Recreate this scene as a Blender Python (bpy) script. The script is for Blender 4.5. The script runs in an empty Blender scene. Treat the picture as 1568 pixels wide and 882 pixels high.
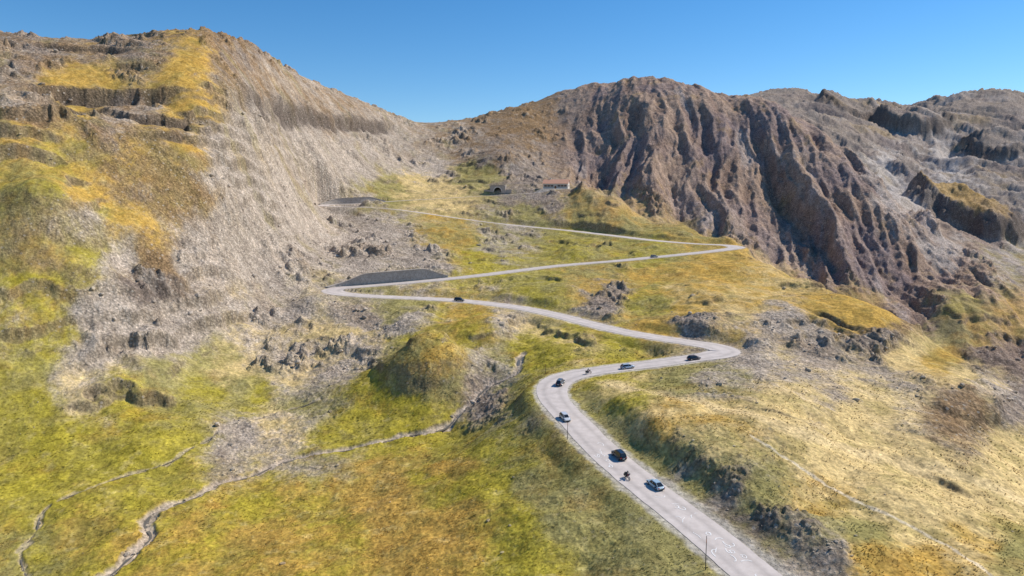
import bpy, math, random, time
import numpy as np
from mathutils import Vector, Matrix
T0=time.time()
random.seed(4); rng=np.random.default_rng(7)
scene=bpy.context.scene
f32=np.float32
# ------------------------------------------------------------------ survey station
SW,SH=1568.0,882.0
F=SW*24/36
PITCH=math.radians(7.7); CP,SP=math.cos(PITCH),math.sin(PITCH)
def ray(px,py):
    x=(px-SW/2)/F; y=(SH/2-py)/F
    dx=x; dy=CP+y*SP; dz=-SP+y*CP
    h=math.hypot(dx,dy)
    return math.atan2(dx,dy), dz/h
def world(px,py,v):
    b,t=ray(px,py)
    r=v if v>0 else v/t
    return np.array([r*math.sin(b), r*math.cos(b), r*t])
def sightline(b,t):
    zc=np.cos(b)*CP-t*SP
    return SW/2+F*np.sin(b)/zc, SH/2-F*(np.cos(b)*SP+t*CP)/zc
# ------------------------------------------------------------------ noise
class Perlin:
    def __init__(s,seed):
        g=np.random.default_rng(seed); s.p=g.permutation(256).astype(np.int32)
        a=g.random(256)*2*np.pi; s.gx=np.cos(a).astype(f32); s.gy=np.sin(a).astype(f32)
    def __call__(s,x,y):
        xi=np.floor(x).astype(np.int32); yi=np.floor(y).astype(np.int32)
        xf=(x-xi).astype(f32); yf=(y-yi).astype(f32)
        u=xf*xf*xf*(xf*(xf*6-15)+10); v=yf*yf*yf*(yf*(yf*6-15)+10)
        p=s.p
        def g(i,j,dx,dy):
            h=p[(p[i&255]+j)&255]; return s.gx[h]*dx+s.gy[h]*dy
        a=g(xi,yi,xf,yf); b=g(xi+1,yi,xf-1,yf); c=g(xi,yi+1,xf,yf-1); d=g(xi+1,yi+1,xf-1,yf-1)
        return 1.5*((a+(b-a)*u)+((c+(d-c)*u)-(a+(b-a)*u))*v)
def fbm(x,y,lam,octv,seed,gain=.5,ridged=False):
    out=np.zeros_like(x); a=1.0; tot=0
    for o in range(octv):
        n=Perlin(seed+o*17)(x/lam+o*13.7,y/lam+o*7.3)
        if ridged: n=1-2*np.abs(n)
        out+=a*n; tot+=a; a*=gain; lam*=.5
    return (out/tot).astype(f32)
def sstep(a,b,x):
    t=np.clip((x-a)/(b-a),0,1); return t*t*(3-2*t)
# ------------------------------------------------------------------ road centre line
road_pts=[(1330,1010,-57.3),(1240,945,-57.1),(1158,882,-57),(1095,828,-56.6),(1038,783,-56.2),(980,738,-55.7),(925,692,-55.1),(888,654,-54.5),(862,628,-54),(846,606,-53.5),(848,589,-53.1),(868,577,-52.7),(905,569,-52.2),(950,563,-51.8),(1000,557,-51.3),(1050,550,-50.8),(1092,544,-50.4),(1112,538,-50.1),(1095,531,-49.9),(1060,525,-49.6),(1000,516,-49.2),(950,507,-48.8),(900,495,-48.3),(850,482,-47.5),(800,472,-46.9),(750,465,-46.3),(700,460,-45.7),(650,457,-45.1),(600,455,-44.6),(560,453,-44.1),(525,450,-43.6),(508,445.5,-43.1),(522,441,-42.6),(560,438,-42),(620,433,-41),(680,427.5,-40),(740,421,-39),(800,413.5,-38),(850,407.5,-37),(900,403,-36),(950,399,-34.8),(1000,394,-33.6),(1050,389,-32.2),(1100,383.5,-31),(1128,379,-30.2),(1110,375.5,-29.8),(1060,373,-29),(1000,368,-27.6),(940,361,-26),(880,354,-23.9),(830,349,-22),(780,344,478),(730,338,478),(680,331,480),(640,325,483),(600,320,486),(560,317.5,487),(510,316,489),(492,314.5,500),(515,312.5,511),(560,311,515),(620,307,525),(700,302.5,535),(760,299,540),(810,296,543),(850,292.5,545),(885,289,550)]
def spline(P,step=1.2,smooth=3):
    P=np.array(P,float); out=[]
    for i in range(len(P)-1):
        p0=P[max(i-1,0)];p1=P[i];p2=P[i+1];p3=P[min(i+2,len(P)-1)]
        for t in np.linspace(0,1,24,endpoint=False):
            out.append(.5*((2*p1)+(-p0+p2)*t+(2*p0-5*p1+4*p2-p3)*t*t+(-p0+3*p1-3*p2+p3)*t**3))
    out.append(P[-1]); out=np.array(out)
    L=np.r_[0,np.cumsum(np.linalg.norm(np.diff(out,axis=0),axis=1))]
    n=int(L[-1]/step); s=np.linspace(0,L[-1],n)
    R=np.stack([np.interp(s,L,out[:,k]) for k in range(3)],1)
    for _ in range(smooth):
        Q=R.copy(); Q[1:-1]=(R[:-2]+2*R[1:-1]+R[2:])/4; R=Q
    for _ in range(30):
        q=R[:,2].copy(); q[1:-1]=(R[:-2,2]+2*R[1:-1,2]+R[2:,2])/4; R[:,2]=q
    return R
ROAD=spline([world(*p) for p in road_pts])
# ------------------------------------------------------------------ terrain survey points (column,row,horizontal distance)
S=[
(0,882,158),(0,800,180),(0,700,210),(0,600,232),(0,500,253),(0,400,275),(0,300,300),(0,200,332),(0,140,372),(0,90,425),(0,55,480),(0,100,700),
(120,65,500),(120,110,680),(120,150,380),(120,220,335),(120,320,300),(120,420,275),(120,520,250),(120,620,226),(120,700,200),(120,800,168),(120,882,148),
(220,62,500),(220,140,390),(220,220,345),(220,320,312),(220,420,285),(220,480,264),(200,560,245),(220,640,215),(240,720,186),(300,800,158),(300,882,135),
(320,58,480),(320,110,680),(340,130,420),(335,200,375),(320,290,335),(290,400,300),(300,500,272),(300,570,248),(300,640,214),
(400,90,540),(400,140,720),(400,170,450),(400,250,402),(400,330,365),(400,420,325),(400,500,285),(400,570,250),(400,630,222),(400,700,192),(400,780,160),
(450,115,600),(500,137,650),(500,175,820),(500,200,570),(500,260,515),(500,330,470),(480,370,410),(480,410,350),(480,480,295),(500,540,262),(520,600,228),(500,640,210),(520,690,187),(500,780,155),
(560,160,700),(600,178,735),(600,215,900),(600,230,650),(600,280,570),(690,188,760),(690,225,940),(690,240,670),(690,285,580),
(560,350,450),(620,350,448),(560,395,370),(620,400,370),(620,420,345),(740,370,430),(740,400,375),
(620,500,265),(600,560,236),(640,590,216),(660,620,203),(720,560,223),(760,500,256),(700,490,270),(560,500,275),
(600,675,190),(680,655,193),(740,610,208),(780,575,216),(800,520,250),(790,440,310),
(700,700,166),(800,700,149),(600,780,144),(750,780,130),(900,882,104),(600,882,116),(860,800,118),(1000,860,103),
(760,640,185),(800,610,185),(460,882,122),
(900,450,300),(900,425,333),(1000,430,330),(1000,480,274),(1080,490,250),(1120,505,246),(1130,400,372),(1130,440,320),(1000,540,232),(900,530,226),
(1200,412,370),(1300,455,330),(1400,505,300),(1500,565,280),(1568,612,265),(1250,434,350),(1350,480,315),(1450,535,290),
(1200,455,440),(1250,500,425),(1300,540,410),(1350,580,400),(1400,615,390),(1450,650,380),(1500,685,370),(1568,730,360),
(960,600,173),(1000,640,152),(930,620,165),(1100,700,135.5),(1200,780,120.7),(1280,850,110.7),(1300,882,106),(1300,740,144),(1300,640,183),(1300,580,219),(1300,540,248),(1200,600,183),(1100,600,175),(1100,570,199),(1200,540,226),(1200,480,278),(1200,440,330),
(1450,840,125),(1568,882,125),(1450,740,160),(1568,740,185),(1450,640,211),(1568,680,223),(1450,580,246),(1400,540,275),
# dark mountain
(780,168,800),(780,200,950),(780,220,690),(780,260,620),(860,141,850),(860,180,1000),(870,200,750),(870,250,680),(870,285,610),
(920,133,830),(980,126,800),(980,160,960),(980,220,690),(980,300,610),(1040,130,790),(1090,143,780),(1090,180,930),(1100,200,710),(1100,280,640),(1100,340,588),
(1150,155,765),(1200,168,750),(1200,205,900),(1200,220,700),(1200,280,650),(1200,350,600),(1200,408,550),
(1250,195,725),(1250,230,850),(1300,238,700),(1300,275,820),(1300,320,620),(1300,400,560),(1300,452,515),
(1340,275,690),(1370,310,680),(1370,350,770),(1420,350,660),(1420,390,750),(1420,430,580),(1400,500,500),(1500,410,620),(1500,450,700),(1500,500,510),(1500,560,470),(1568,450,600),(1568,490,680),(1568,540,500),(1568,605,450),
# knoll above the upper arm
(900,295,520),(950,310,510),(1050,345,475),(1120,368,445),(950,342,556),(1050,378,525),(1120,396,505),(950,314,600),(1050,347,585),(1120,371,570),
(820,320,508),(900,340,478),(900,320,495),(900,380,410),(800,385,405),
# far slopes
(1300,238,1000),(1380,315,900),(1440,355,860),(1520,410,820),(1568,435,800),(1450,300,1040),(1500,300,1050),(1568,330,1000),(1450,230,1400),(1500,200,1500),(1568,200,1500),(1400,240,1300),(1300,190,1400),(1250,168,1300),(1200,160,1450),
(1130,152,1600),(1200,136,1700),(1250,138,1750),(1300,150,1800),(1350,160,1850),(1400,158,1900),(1450,148,1900),(1500,140,1900),(1568,147,1900),
(1130,200,2400),(1250,190,2400),(1400,200,2400),(1568,190,2400),
(980,260,1500),(860,280,1500),(690,290,1400),(500,240,1300),(320,200,1200),(0,180,1200),
(0,300,2600),(320,310,2600),(690,320,2600),(980,320,2600),(1250,320,4000),(1568,320,4000)]
rp=[world(*p) for p in road_pts[1:]]
pts=[]
for p in S: 
    b,t=ray(p[0],p[1]); pts.append((b,math.log(p[2]),t))
for p in rp:
    r=math.hypot(p[0],p[1]); pts.append((math.atan2(p[0],p[1]),math.log(r),p[2]/r))
for b in (-.8,-.4,0,.4,.8): pts.append((b,math.log(7500),-.012))
pts=np.array(pts); VS=.55
U=pts[:,0]; V=pts[:,1]*VS; n=len(U)
D=((U[:,None]-U)**2+(V[:,None]-V)**2)**.75
A=np.zeros((n+3,n+3)); A[:n,:n]=D+np.eye(n)*-2e-5
A[:n,n]=A[n,:n]=1; A[:n,n+1]=A[n+1,:n]=U; A[:n,n+2]=A[n+2,:n]=V
wts=np.linalg.solve(A,np.r_[pts[:,2],0,0,0])
# ------------------------------------------------------------------ grid
bv=np.radians(np.r_[np.linspace(-80,-42.5,50),np.linspace(-42,42,1150),np.linspace(42.5,80,50)])
rv=np.r_[np.exp(np.linspace(math.log(15),math.log(89),25)),np.exp(np.linspace(math.log(90),math.log(900),1035)),
         np.exp(np.linspace(math.log(905),math.log(2500),230)),np.exp(np.linspace(math.log(2550),math.log(7500),30))]
NR,NB=len(rv),len(bv)
Bg,Rg=np.meshgrid(bv.astype(f32),rv.astype(f32))
X=Rg*np.sin(Bg); Y=Rg*np.cos(Bg)
ue=np.clip(Bg,-.86,.86); ve=np.log(np.maximum(Rg,93))*VS
Tt=np.full(Bg.shape,wts[n],dtype=f32)+f32(wts[n+1])*ue+f32(wts[n+2])*ve
for k in range(n):
    d2=(ue-f32(U[k]))**2+(ve-f32(V[k]))**2
    Tt+=f32(wts[k])*np.sqrt(d2*np.sqrt(d2))
Z=Tt*np.maximum(Rg,93)
print('rbf',time.time()-T0)
def col_at(b): return int(np.clip(np.searchsorted(bv,b),0,NB-1))
def hit(px,py,rmin=95,rmax=2400):
    b,t=ray(px,py); j=col_at(b)
    pr=Z[:,j]/rv
    i=np.searchsorted(rv,rmin)
    while i<NR-1 and pr[i]<t and rv[i]<rmax: i+=1
    r=rv[i]; return np.array([r*math.sin(b),r*math.cos(b),float(Z[i,j])])
def height(x,y):
    r=math.hypot(x,y); b=math.atan2(x,y)
    i=int(np.clip(np.searchsorted(rv,r)-1,0,NR-2)); j=int(np.clip(np.searchsorted(bv,b)-1,0,NB-2))
    fi=(r-rv[i])/(rv[i+1]-rv[i]); fj=(b-bv[j])/(bv[j+1]-bv[j])
    return float((Z[i,j]*(1-fj)+Z[i,j+1]*fj)*(1-fi)+(Z[i+1,j]*(1-fj)+Z[i+1,j+1]*fj)*fi)
def stamp(P,R):
    dist=np.full(X.shape,1e6,f32); zr=np.zeros_like(dist); side=np.zeros_like(dist); ss=np.zeros_like(dist)
    for k in range(len(P)-1):
        a=P[k]; c=P[k+1]; r0=math.hypot(a[0],a[1]); b0=math.atan2(a[0],a[1])
        i0=np.searchsorted(rv,r0-R); i1=np.searchsorted(rv,r0+R)
        db=math.asin(min(1,R/max(r0,1))); j0=np.searchsorted(bv,b0-db); j1=np.searchsorted(bv,b0+db)
        if i1<=i0 or j1<=j0: continue
        sl=(slice(i0,i1),slice(j0,j1))
        x=X[sl]-f32(a[0]); y=Y[sl]-f32(a[1]); ex,ey=c[0]-a[0],c[1]-a[1]; L2=ex*ex+ey*ey+1e-9
        t=np.clip((x*ex+y*ey)/L2,0,1); d=np.sqrt((x-t*ex)**2+(y-t*ey)**2)
        m=d<dist[sl]
        dist[sl]=np.where(m,d,dist[sl]); zr[sl]=np.where(m,a[2]+t*(c[2]-a[2]),zr[sl])
        side[sl]=np.where(m,np.sign(ex*y-ey*x),side[sl]); ss[sl]=np.where(m,k+t,ss[sl])
    return dist,zr,side,ss
# ------------------------------------------------------------------ knolls
for px,py,rad,amp in [(655,568,14,10),(735,500,11,3.5),(920,440,10,2.5),(1050,455,22,3),(860,445,14,2),(90,400,16,6),(235,395,13,7),(200,225,22,6),(290,235,15,5),
        (1480,470,28,7),(1470,615,16,4),(770,250,26,9),(100,330,14,5),(160,460,12,5),(700,360,20,3),(880,390,16,2.0),(1180,470,14,2),
        (1340,500,16,3),(60,180,20,5),(480,470,9,3.5),(560,590,11,2),(1450,680,14,3),(60,300,13,4),(290,465,10,4),(1250,690,14,1.6),(1380,760,10,1.6)]:
    c=hit(px,py); d2=(X-c[0])**2+(Y-c[1])**2
    Z+=(amp*np.exp(-(d2/rad**2)**1.4)).astype(f32)
scarp=np.zeros_like(Z); goldtop=np.zeros_like(Z)
# rock buttes on the far slopes
for px,py,ra,rb,amp,gt in [(1480,345,62,50,30,1),(1395,205,70,55,26,0),(1300,175,60,70,20,0),(1540,235,60,60,24,0)]:
    c=hit(px,py); b0=math.atan2(c[0],c[1]); u=(X-c[0])*math.cos(b0)-(Y-c[1])*math.sin(b0); v=(X-c[0])*math.sin(b0)+(Y-c[1])*math.cos(b0)-rb
    d=np.sqrt((u/ra)**2+(v/rb)**2)+fbm(X,Y,60,4,88,.6)*.5
    t=1-sstep(.72,1.12,d); Z+=(amp*t*(1-.25*np.clip(u/ra,-1,1))).astype(f32)
    scarp=np.maximum(scarp,(sstep(.04,.2,t)*(1-sstep(.85,1,t))).astype(f32)); goldtop=np.maximum(goldtop,gt*sstep(.9,1,t))
def do_scarp(line,drop,reach,w=1.2,wo=4):
    P=[hit(*q) for q in line]; P=spline(P,3,1)
    d,zr,sd,ss=stamp(P,reach*3.2)
    wob=fbm(X,Y,14,4,91,.6)*wo
    sdv=np.where(sd<0,d,-d)+wob
    down=sstep(-w,w,sdv)*np.exp(-np.clip(sdv,0,None)/reach)*(d<1e5)
    e=np.minimum(ss,len(P)-1-ss); e=sstep(0,8,e)*(.55+.45*sstep(-.3,.2,fbm(X,Y,25,2,92)))
    global Z,scarp
    Z-=(drop*down*e).astype(f32)
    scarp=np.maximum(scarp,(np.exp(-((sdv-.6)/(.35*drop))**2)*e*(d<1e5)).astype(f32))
do_scarp([(0,138),(80,136),(160,138),(240,138),(310,146)],10,14)
do_scarp([(0,152),(90,158),(160,168),(200,176),(280,186),(345,194)],7,9)
do_scarp([(350,162),(420,166),(480,176),(540,186),(605,190)],10,14)
do_scarp([(0,66),(70,70),(150,75),(230,74)],5,12)
do_scarp([(150,95),(220,100),(260,90)],6,10)
do_scarp([(180,208),(240,205),(320,212)],5,7)
do_scarp([(60,330),(120,325),(170,335)],3.5,6)
do_scarp([(190,445),(240,450),(300,470)],6,8)
do_scarp([(230,380),(290,375),(340,395)],3.5,6)
do_scarp([(1220,470),(1300,500),(1390,535)],5,7)
do_scarp([(890,455),(920,458),(960,462)],3.5,5)
do_scarp([(605,580),(650,590),(705,590)],5,6)
do_scarp([(1350,690),(1450,730),(1568,790)],3,6)
do_scarp([(1440,660),(1500,650),(1568,665)],3,6)
do_scarp([(1100,610),(1200,640),(1300,665)],1.8,5)
print('scarp',time.time()-T0)
# ------------------------------------------------------------------ geology map
YG,GO,TA,SC,DK,FR,PA,BR,GG=range(9)
C=[(50,90,FR),(50,90,BR),(200,85,FR),(200,85,BR),(300,85,GO),(270,115,GO),(100,128,GO),(180,128,GO),(420,120,SC),(420,120,BR),(500,155,SC),(500,155,BR),(370,90,FR),(370,90,BR),(340,60,BR),
(50,160,SC),(50,160,BR),(200,165,SC),(200,165,BR),(300,175,GO),(120,170,GO),(400,190,SC),(40,200,GG),(40,200,GO),(100,235,YG),(100,235,GO),(200,230,GO),(200,230,BR),(60,190,BR),(290,235,GO),(150,200,BR),(150,200,FR),
(50,290,YG),(50,290,GO),(50,290,GG),(140,290,GO),(140,340,YG),(140,340,SC),(250,290,GO),(250,290,BR),(320,270,SC),(330,220,SC),(400,300,SC),(500,250,SC),(550,250,SC),(450,200,SC),(600,240,SC),(630,290,TA),(600,295,GG),(700,230,SC),(700,230,BR),(660,260,SC),(760,235,BR),(760,235,FR),(730,270,GG),(800,260,FR),(690,285,TA),
(60,400,GO),(60,400,GG),(130,390,YG),(180,400,SC),(180,350,GO),(230,395,GO),(240,400,BR),(220,450,DK),(300,400,SC),(350,350,SC),(400,400,SC),(450,330,SC),(550,380,SC),(520,350,SC),(580,360,SC),(690,365,GO),(690,365,GG),(740,400,YG),(650,400,SC),(770,365,SC),(770,365,GG),(870,380,YG),(870,380,GG),(820,330,GG),(820,315,FR),(900,310,GO),(900,310,GG),(1050,352,GO),(1050,352,GG),(960,325,GO),(960,340,GG),(1000,385,YG),(1000,385,GG),
(1000,430,GO),(1000,460,YG),(1000,460,GG),(1100,410,GO),(1200,430,TA),(1200,430,GO),(830,440,GG),(830,440,YG),(900,430,GO),(900,420,GG),(1050,470,GO),(1050,470,TA),(1150,450,GO),(1150,450,TA),(920,455,FR),
(60,440,YG),(60,500,SC),(60,500,YG),(150,490,SC),(150,540,SC),(300,500,SC),(240,520,SC),(400,480,SC),(400,530,SC),(400,530,TA),(350,570,TA),(350,570,GG),(300,590,YG),(300,590,GG),(450,560,SC),(450,570,TA),(560,490,SC),(540,540,SC),(540,520,TA),(600,480,GG),(630,520,YG),(630,540,GG),(620,500,SC),(720,490,GO),(720,500,YG),(650,545,GO),(650,560,GO),(650,575,GG),(690,570,GO),(690,580,GG),(780,490,SC),(780,490,TA),(850,510,YG),(850,510,TA),(950,535,YG),(800,540,YG),(1060,503,FR),(1000,498,GO),
(1200,500,SC),(1250,530,SC),(1250,480,GO),(1300,470,GO),(1350,490,GO),(1350,520,FR),(1300,490,GO),(1450,545,GO),(1200,570,SC),(1200,570,TA),(1280,590,SC),(1280,590,TA),(1170,560,SC),(1400,540,TA),(1480,570,TA),
(30,560,YG),(30,560,GG),(50,620,YG),(140,590,TA),(140,590,SC),(200,620,YG),(240,590,GG),(100,680,YG),(270,680,YG),(400,610,YG),(380,600,GG),(430,650,SC),(430,650,TA),(380,665,SC),(470,625,SC),(470,625,GG),(580,640,YG),(500,660,YG),(620,650,YG),(600,610,YG),(740,590,FR),(730,620,FR),(760,560,SC),(760,560,GG),(800,600,YG),(800,600,GG),(830,540,YG),(700,650,YG),(760,680,GG),(760,680,YG),
(960,600,TA),(960,600,YG),(1020,640,TA),(1020,640,GO),(930,640,GG),(970,680,GG),(970,690,GG),(1100,640,TA),(1100,650,GO),(1200,620,TA),(1300,640,TA),(1300,680,TA),(1300,680,TA),(1400,700,TA),(1500,600,TA),(1500,600,SC),(1470,625,BR),(1568,620,FR),(1568,700,TA),(1350,620,TA),(1360,600,SC),(1360,600,TA),(1050,585,GG),(1100,590,SC),(1100,590,GG),
(50,760,YG),(50,840,YG),(50,840,GG),(200,740,YG),(150,820,GO),(150,820,YG),(400,800,GO),(400,790,YG),(300,850,YG),(300,850,GO),(600,760,GO),(600,790,GO),(620,830,GO),(500,840,YG),(500,840,GO),(700,820,GO),(680,720,GO),(680,740,YG),(750,760,YG),(830,750,GG),(880,800,GG),(900,770,GG),(790,820,YG),(840,870,YG),(950,860,GG),(1020,860,GG),(980,820,GG),
(1100,680,TA),(1100,680,GG),(1060,720,GG),(1050,705,FR),(1050,700,GG),(1170,778,DK),(1170,770,GG),(1170,750,GG),(1120,740,GG),(1120,745,FR),(1250,760,TA),(1250,770,GO),(1215,805,FR),(1220,800,GG),(1250,845,SC),(1250,835,GG),(1400,860,GO),(1400,820,TA),(1500,760,TA),(1500,850,GO),(1500,850,TA),(1540,860,GG),(1330,850,GO),(1330,820,GG),(1400,780,TA),(1350,775,TA),
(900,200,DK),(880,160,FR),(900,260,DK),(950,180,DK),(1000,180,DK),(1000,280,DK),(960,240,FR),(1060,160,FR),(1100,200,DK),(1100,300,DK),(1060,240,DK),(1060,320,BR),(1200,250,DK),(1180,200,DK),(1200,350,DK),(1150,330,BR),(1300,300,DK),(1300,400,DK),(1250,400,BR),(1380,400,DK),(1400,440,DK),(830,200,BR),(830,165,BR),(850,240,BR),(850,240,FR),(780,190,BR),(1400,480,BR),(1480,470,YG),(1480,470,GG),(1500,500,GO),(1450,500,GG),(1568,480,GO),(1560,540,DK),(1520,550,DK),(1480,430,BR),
(1170,150,FR),(1250,150,FR),(1330,190,FR),(1400,180,FR),(1500,160,FR),(1400,310,PA),(1380,290,PA),(1450,390,PA),(1330,230,FR),(1350,250,PA),(1500,340,FR),(1450,330,FR),(1550,250,FR),(1450,240,PA),(1550,200,FR),(1500,220,FR),(1540,400,PA),(1540,400,GG),(1400,250,FR)]
Tn=Z/Rg
PX,PY=sightline(Bg,Tn)
PXr=PX.astype(f32)
PX=PX.astype(f32)+fbm(X,Y,30,5,201,.65)*40; PY=PY.astype(f32)+fbm(X,Y,30,5,301,.65)*30
Wt=np.zeros((9,)+Z.shape,f32)
for px,py,k in C:
    d2=(PX-px)**2+((PY-py)*1.35)**2+350
    q=1/d2; Wt[k]+=q*q*np.sqrt(q)
Wt/=Wt.sum(0)
for k in range(9):
    nz=fbm(X,Y,20,7,400+k*31,.78)
    Wt[k]=(Wt[k]+.003)*np.exp(5.5*nz)
Wt=Wt**1.15
Wt/=Wt.sum(0)
print('geology',time.time()-T0)
grass=Wt[YG]+Wt[GO]+Wt[TA]+.8*Wt[GG]
rock=1-grass
# ------------------------------------------------------------------ stream beds
ROADd,ROADz,ROADside,ROADs=stamp(ROAD,26)
streams=[[(120,900),(150,878),(225,825),(218,802),(290,766),(340,738),(400,716),(460,702),(520,690),(570,680),(620,668),(670,655),(710,636),(735,612),(758,590),(785,572),(800,540)],
         [(30,900),(28,850),(58,800),(100,765),(150,742),(220,712),(280,692),(340,664),(400,640),(450,622),(505,606)]]
smask=np.zeros_like(Z); SP_=[]
for q,(line,w,dep) in enumerate(zip(streams,(1.15,.45),(.8,.35))):
    P=spline([hit(*a) for a in line],1.5,2)
    P[:,0]+=np.sin(np.arange(len(P))*.55)*.9+np.sin(np.arange(len(P))*.21)*1.3
    P=spline(P[::3],1.2,1)
    d,_,_,_=stamp(P,9)
    d2=d+fbm(X,Y,5,4,77,.6)*1.9
    Z-=(dep*(1-sstep(w*.5,w*1.7,d2))).astype(f32); smask=np.maximum(smask,(1-sstep(w*.7,w*1.5,d2))*(1,.6)[q]); SP_.append((P,w))
# ------------------------------------------------------------------ relief detail
fade=sstep(4.3,12,ROADd)
far=sstep(800,1000,Rg)*sstep(1150,1250,PXr)
wx=fbm(X,Y,150,2,501)*14+fbm(X,Y,35,3,502)*5
cx=X-.10*Y+wx; cy=Y
g1=fbm(cx,cy*.13,60,1,510,ridged=True); g2=fbm(cx+cy*.10,cy*.15,27,1,520,ridged=True)
g3=fbm(cx-cy*.12,cy*.22,12.5,1,530,ridged=True); g3b=fbm(cx+cy*.05,cy*.3,7,2,535,.6,ridged=True); g4=fbm(X,Y,12,5,540,.65,ridged=True)
gv=-fbm(cx+cy*.05,cy*.12,38,1,550,ridged=True)
mm=sstep(430,560,Rg)*sstep(820,930,PXr)*(1-far)
mm=mm*np.clip(Wt[DK]+Wt[FR]+Wt[BR]+.35,0,1)*(1-sstep(1000,1400,Rg))
crest=1-.6*sstep(690,790,Rg)
Z+=mm*crest*(g1*9-4.5+gv*7.5+g2*5.5+g3*3.4+g3b*1.7)+mm*g4*2.5
wfx=X+fbm(X,Y,200,2,600)*50
fr1=fbm(wfx,Y*.6,200,6,601,.62,True)
Z+=far*(fr1*38-24)
a=math.radians(57)
wq=fbm(X,Y,50,3,701)*12+fbm(X,Y,15,3,702)*3
sx=X*math.cos(a)+Y*math.sin(a)+wq; sy=-X*math.sin(a)+Y*math.cos(a)
st=fbm(sx,sy*.3,18,4,710,.58,True)
stk=fbm(sx,sy*.14,10,5,720,.72)
scr=rock*(1-mm)*(1-far)
calm=.4+.6*sstep(-.25,.2,fbm(X,Y,60,2,733))
Z+=fade*scr*calm*(st*1.1+fbm(X,Y,9,5,730,.6,True)*.6)
oc=sstep(.02,.28,fbm(X,Y,34,4,740,.55))*sstep(-.15,.25,fbm(X,Y,9,3,745))
Z+=fade*oc*scr*(2.2+fbm(X,Y,5,4,750,.65,True)*2.2)*sstep(200,260,Rg)
led=sstep(-.05,.3,fbm(X,Y,55,3,751))*sstep(190,240,Rg)*(1-sstep(620,700,Rg))*(1-mm)*sstep(6,14,ROADd)
led*=np.where(PXr<430,1.0,.5)
ph=(Z+fbm(X,Y,30,4,752,.6)*9)/9.0; sfr=ph-np.floor(ph)
Z+=led*9*.55*(sstep(.40,.60,sfr)-sfr+.1)
ledge=led*np.exp(-((sfr-.5)/.1)**2)
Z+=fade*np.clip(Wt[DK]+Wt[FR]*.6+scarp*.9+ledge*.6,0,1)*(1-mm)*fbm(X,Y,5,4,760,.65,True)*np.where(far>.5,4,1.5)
tuss=fbm(X,Y,5,5,780,.62)
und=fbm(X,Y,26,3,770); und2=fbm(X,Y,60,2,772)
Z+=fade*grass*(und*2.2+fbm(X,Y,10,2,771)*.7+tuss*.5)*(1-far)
Z+=sstep(8,22,ROADd)*sstep(0,100,PXr-1100)*und2*2.5*(1-far)*(1-mm)*(Rg<400)
Z+=sstep(3.6,5.5,ROADd)*(fbm(X,Y,1.3,3,790,.65)*(.13+.3*scr))*(1-far)
rs_=(ROADside<0)&(ROADs<45)
flat_r=5.0+1.5*rs_
wr=1-sstep(flat_r,flat_r+6.0+2*((ROADside<0)&(ROADs<110)),ROADd)
Z=Z*(1-wr)+(ROADz-.05)*wr
def road_index(px,py):
    r=np.hypot(ROAD[:,0],ROAD[:,1]); a,b=sightline(np.arctan2(ROAD[:,0],ROAD[:,1]),ROAD[:,2]/r)
    return int(np.argmin((a-px)**2+(3*(b-py))**2))
walls=[(road_index(514,443.5),road_index(700,425),4.8),(road_index(497,313.6),road_index(600,308.5),3.8)]
WALLOFF=5.2; WTH=2.0
for i0,i1,h in walls:
    e=np.minimum(ROADs-i0,i1-ROADs); hh=h*sstep(0,14,e)
    m=(ROADside>0)&(ROADd>WALLOFF+1.1)&(ROADd<17)&(e>0)
    up=ROADz+hh-.1+(ROADd-WALLOFF)*.1
    tgt=up*(1-sstep(10,16,ROADd))+Z*sstep(10,16,ROADd)
    Z=np.where(m,np.where(ROADd<WALLOFF+3.5,tgt,np.maximum(Z,tgt)),Z)
    m2=(ROADside>0)&(ROADd<=WALLOFF+1.1)&(ROADd>3)&(e>0)
    Z=np.where(m2,ROADz-.05,Z)
def pad(px,py,r,rad,dz=0):
    c=world(px,py,r); d=np.sqrt((X-c[0])**2+(Y-c[1])**2); w=1-sstep(rad,rad*1.8,d)
    global Z
    Z=Z*(1-w)+(c[2]+dz)*w; return c
HOUSE=pad(852,289,556,12)
PORT=world(762,297.5,549)
Z=Z.astype(f32)
print('relief',time.time()-T0)
# ------------------------------------------------------------------ colours (albedo)
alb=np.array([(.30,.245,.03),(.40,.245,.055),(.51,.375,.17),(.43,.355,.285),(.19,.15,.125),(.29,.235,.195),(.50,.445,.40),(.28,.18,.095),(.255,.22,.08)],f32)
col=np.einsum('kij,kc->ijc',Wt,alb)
gr=np.gradient(Z); dzr=gr[0]/np.gradient(rv)[:,None]; dzb=gr[1]/(np.gradient(bv)[None,:]*Rg)
slope=np.sqrt(dzr**2+dzb**2)
steep=sstep(.8,1.4,slope)*(ROADd>5)
def mixc(c,w,rgb): return c*(1-w[...,None])+np.array(rgb,f32)*w[...,None]
col=mixc(col,steep*grass*.65,(.24,.185,.13))
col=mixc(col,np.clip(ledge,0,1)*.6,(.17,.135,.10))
col=mixc(col,goldtop*.8,(.40,.25,.07))
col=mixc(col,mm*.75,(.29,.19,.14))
col=mixc(col,sstep(.0,.8,g2*.5+g3*.6)*mm*.5,(.46,.335,.25))
col=mixc(col,sstep(-.1,.25,fbm(cx,cy,80,4,801,.6))*mm*.55,(.22,.175,.185))
col=mixc(col,sstep(.15,.42,fbm(cx,cy*.3,30,5,805,.62))*mm*.55,(.46,.39,.35))
col=mixc(col,sstep(.15,.45,fbm(X,Y,24,5,806,.65))*mm*.45,(.38,.25,.11))
foot=mm*sstep(690,560,Rg)*sstep(-.05,.3,fbm(cx,cy*.25,40,4,808,.6))*(PXr<1300)
col=mixc(col,foot*.4,(.42,.33,.27))
col*=(1+.45*fbm(X,Y,14,5,807,.72)*mm)[...,None]
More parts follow.
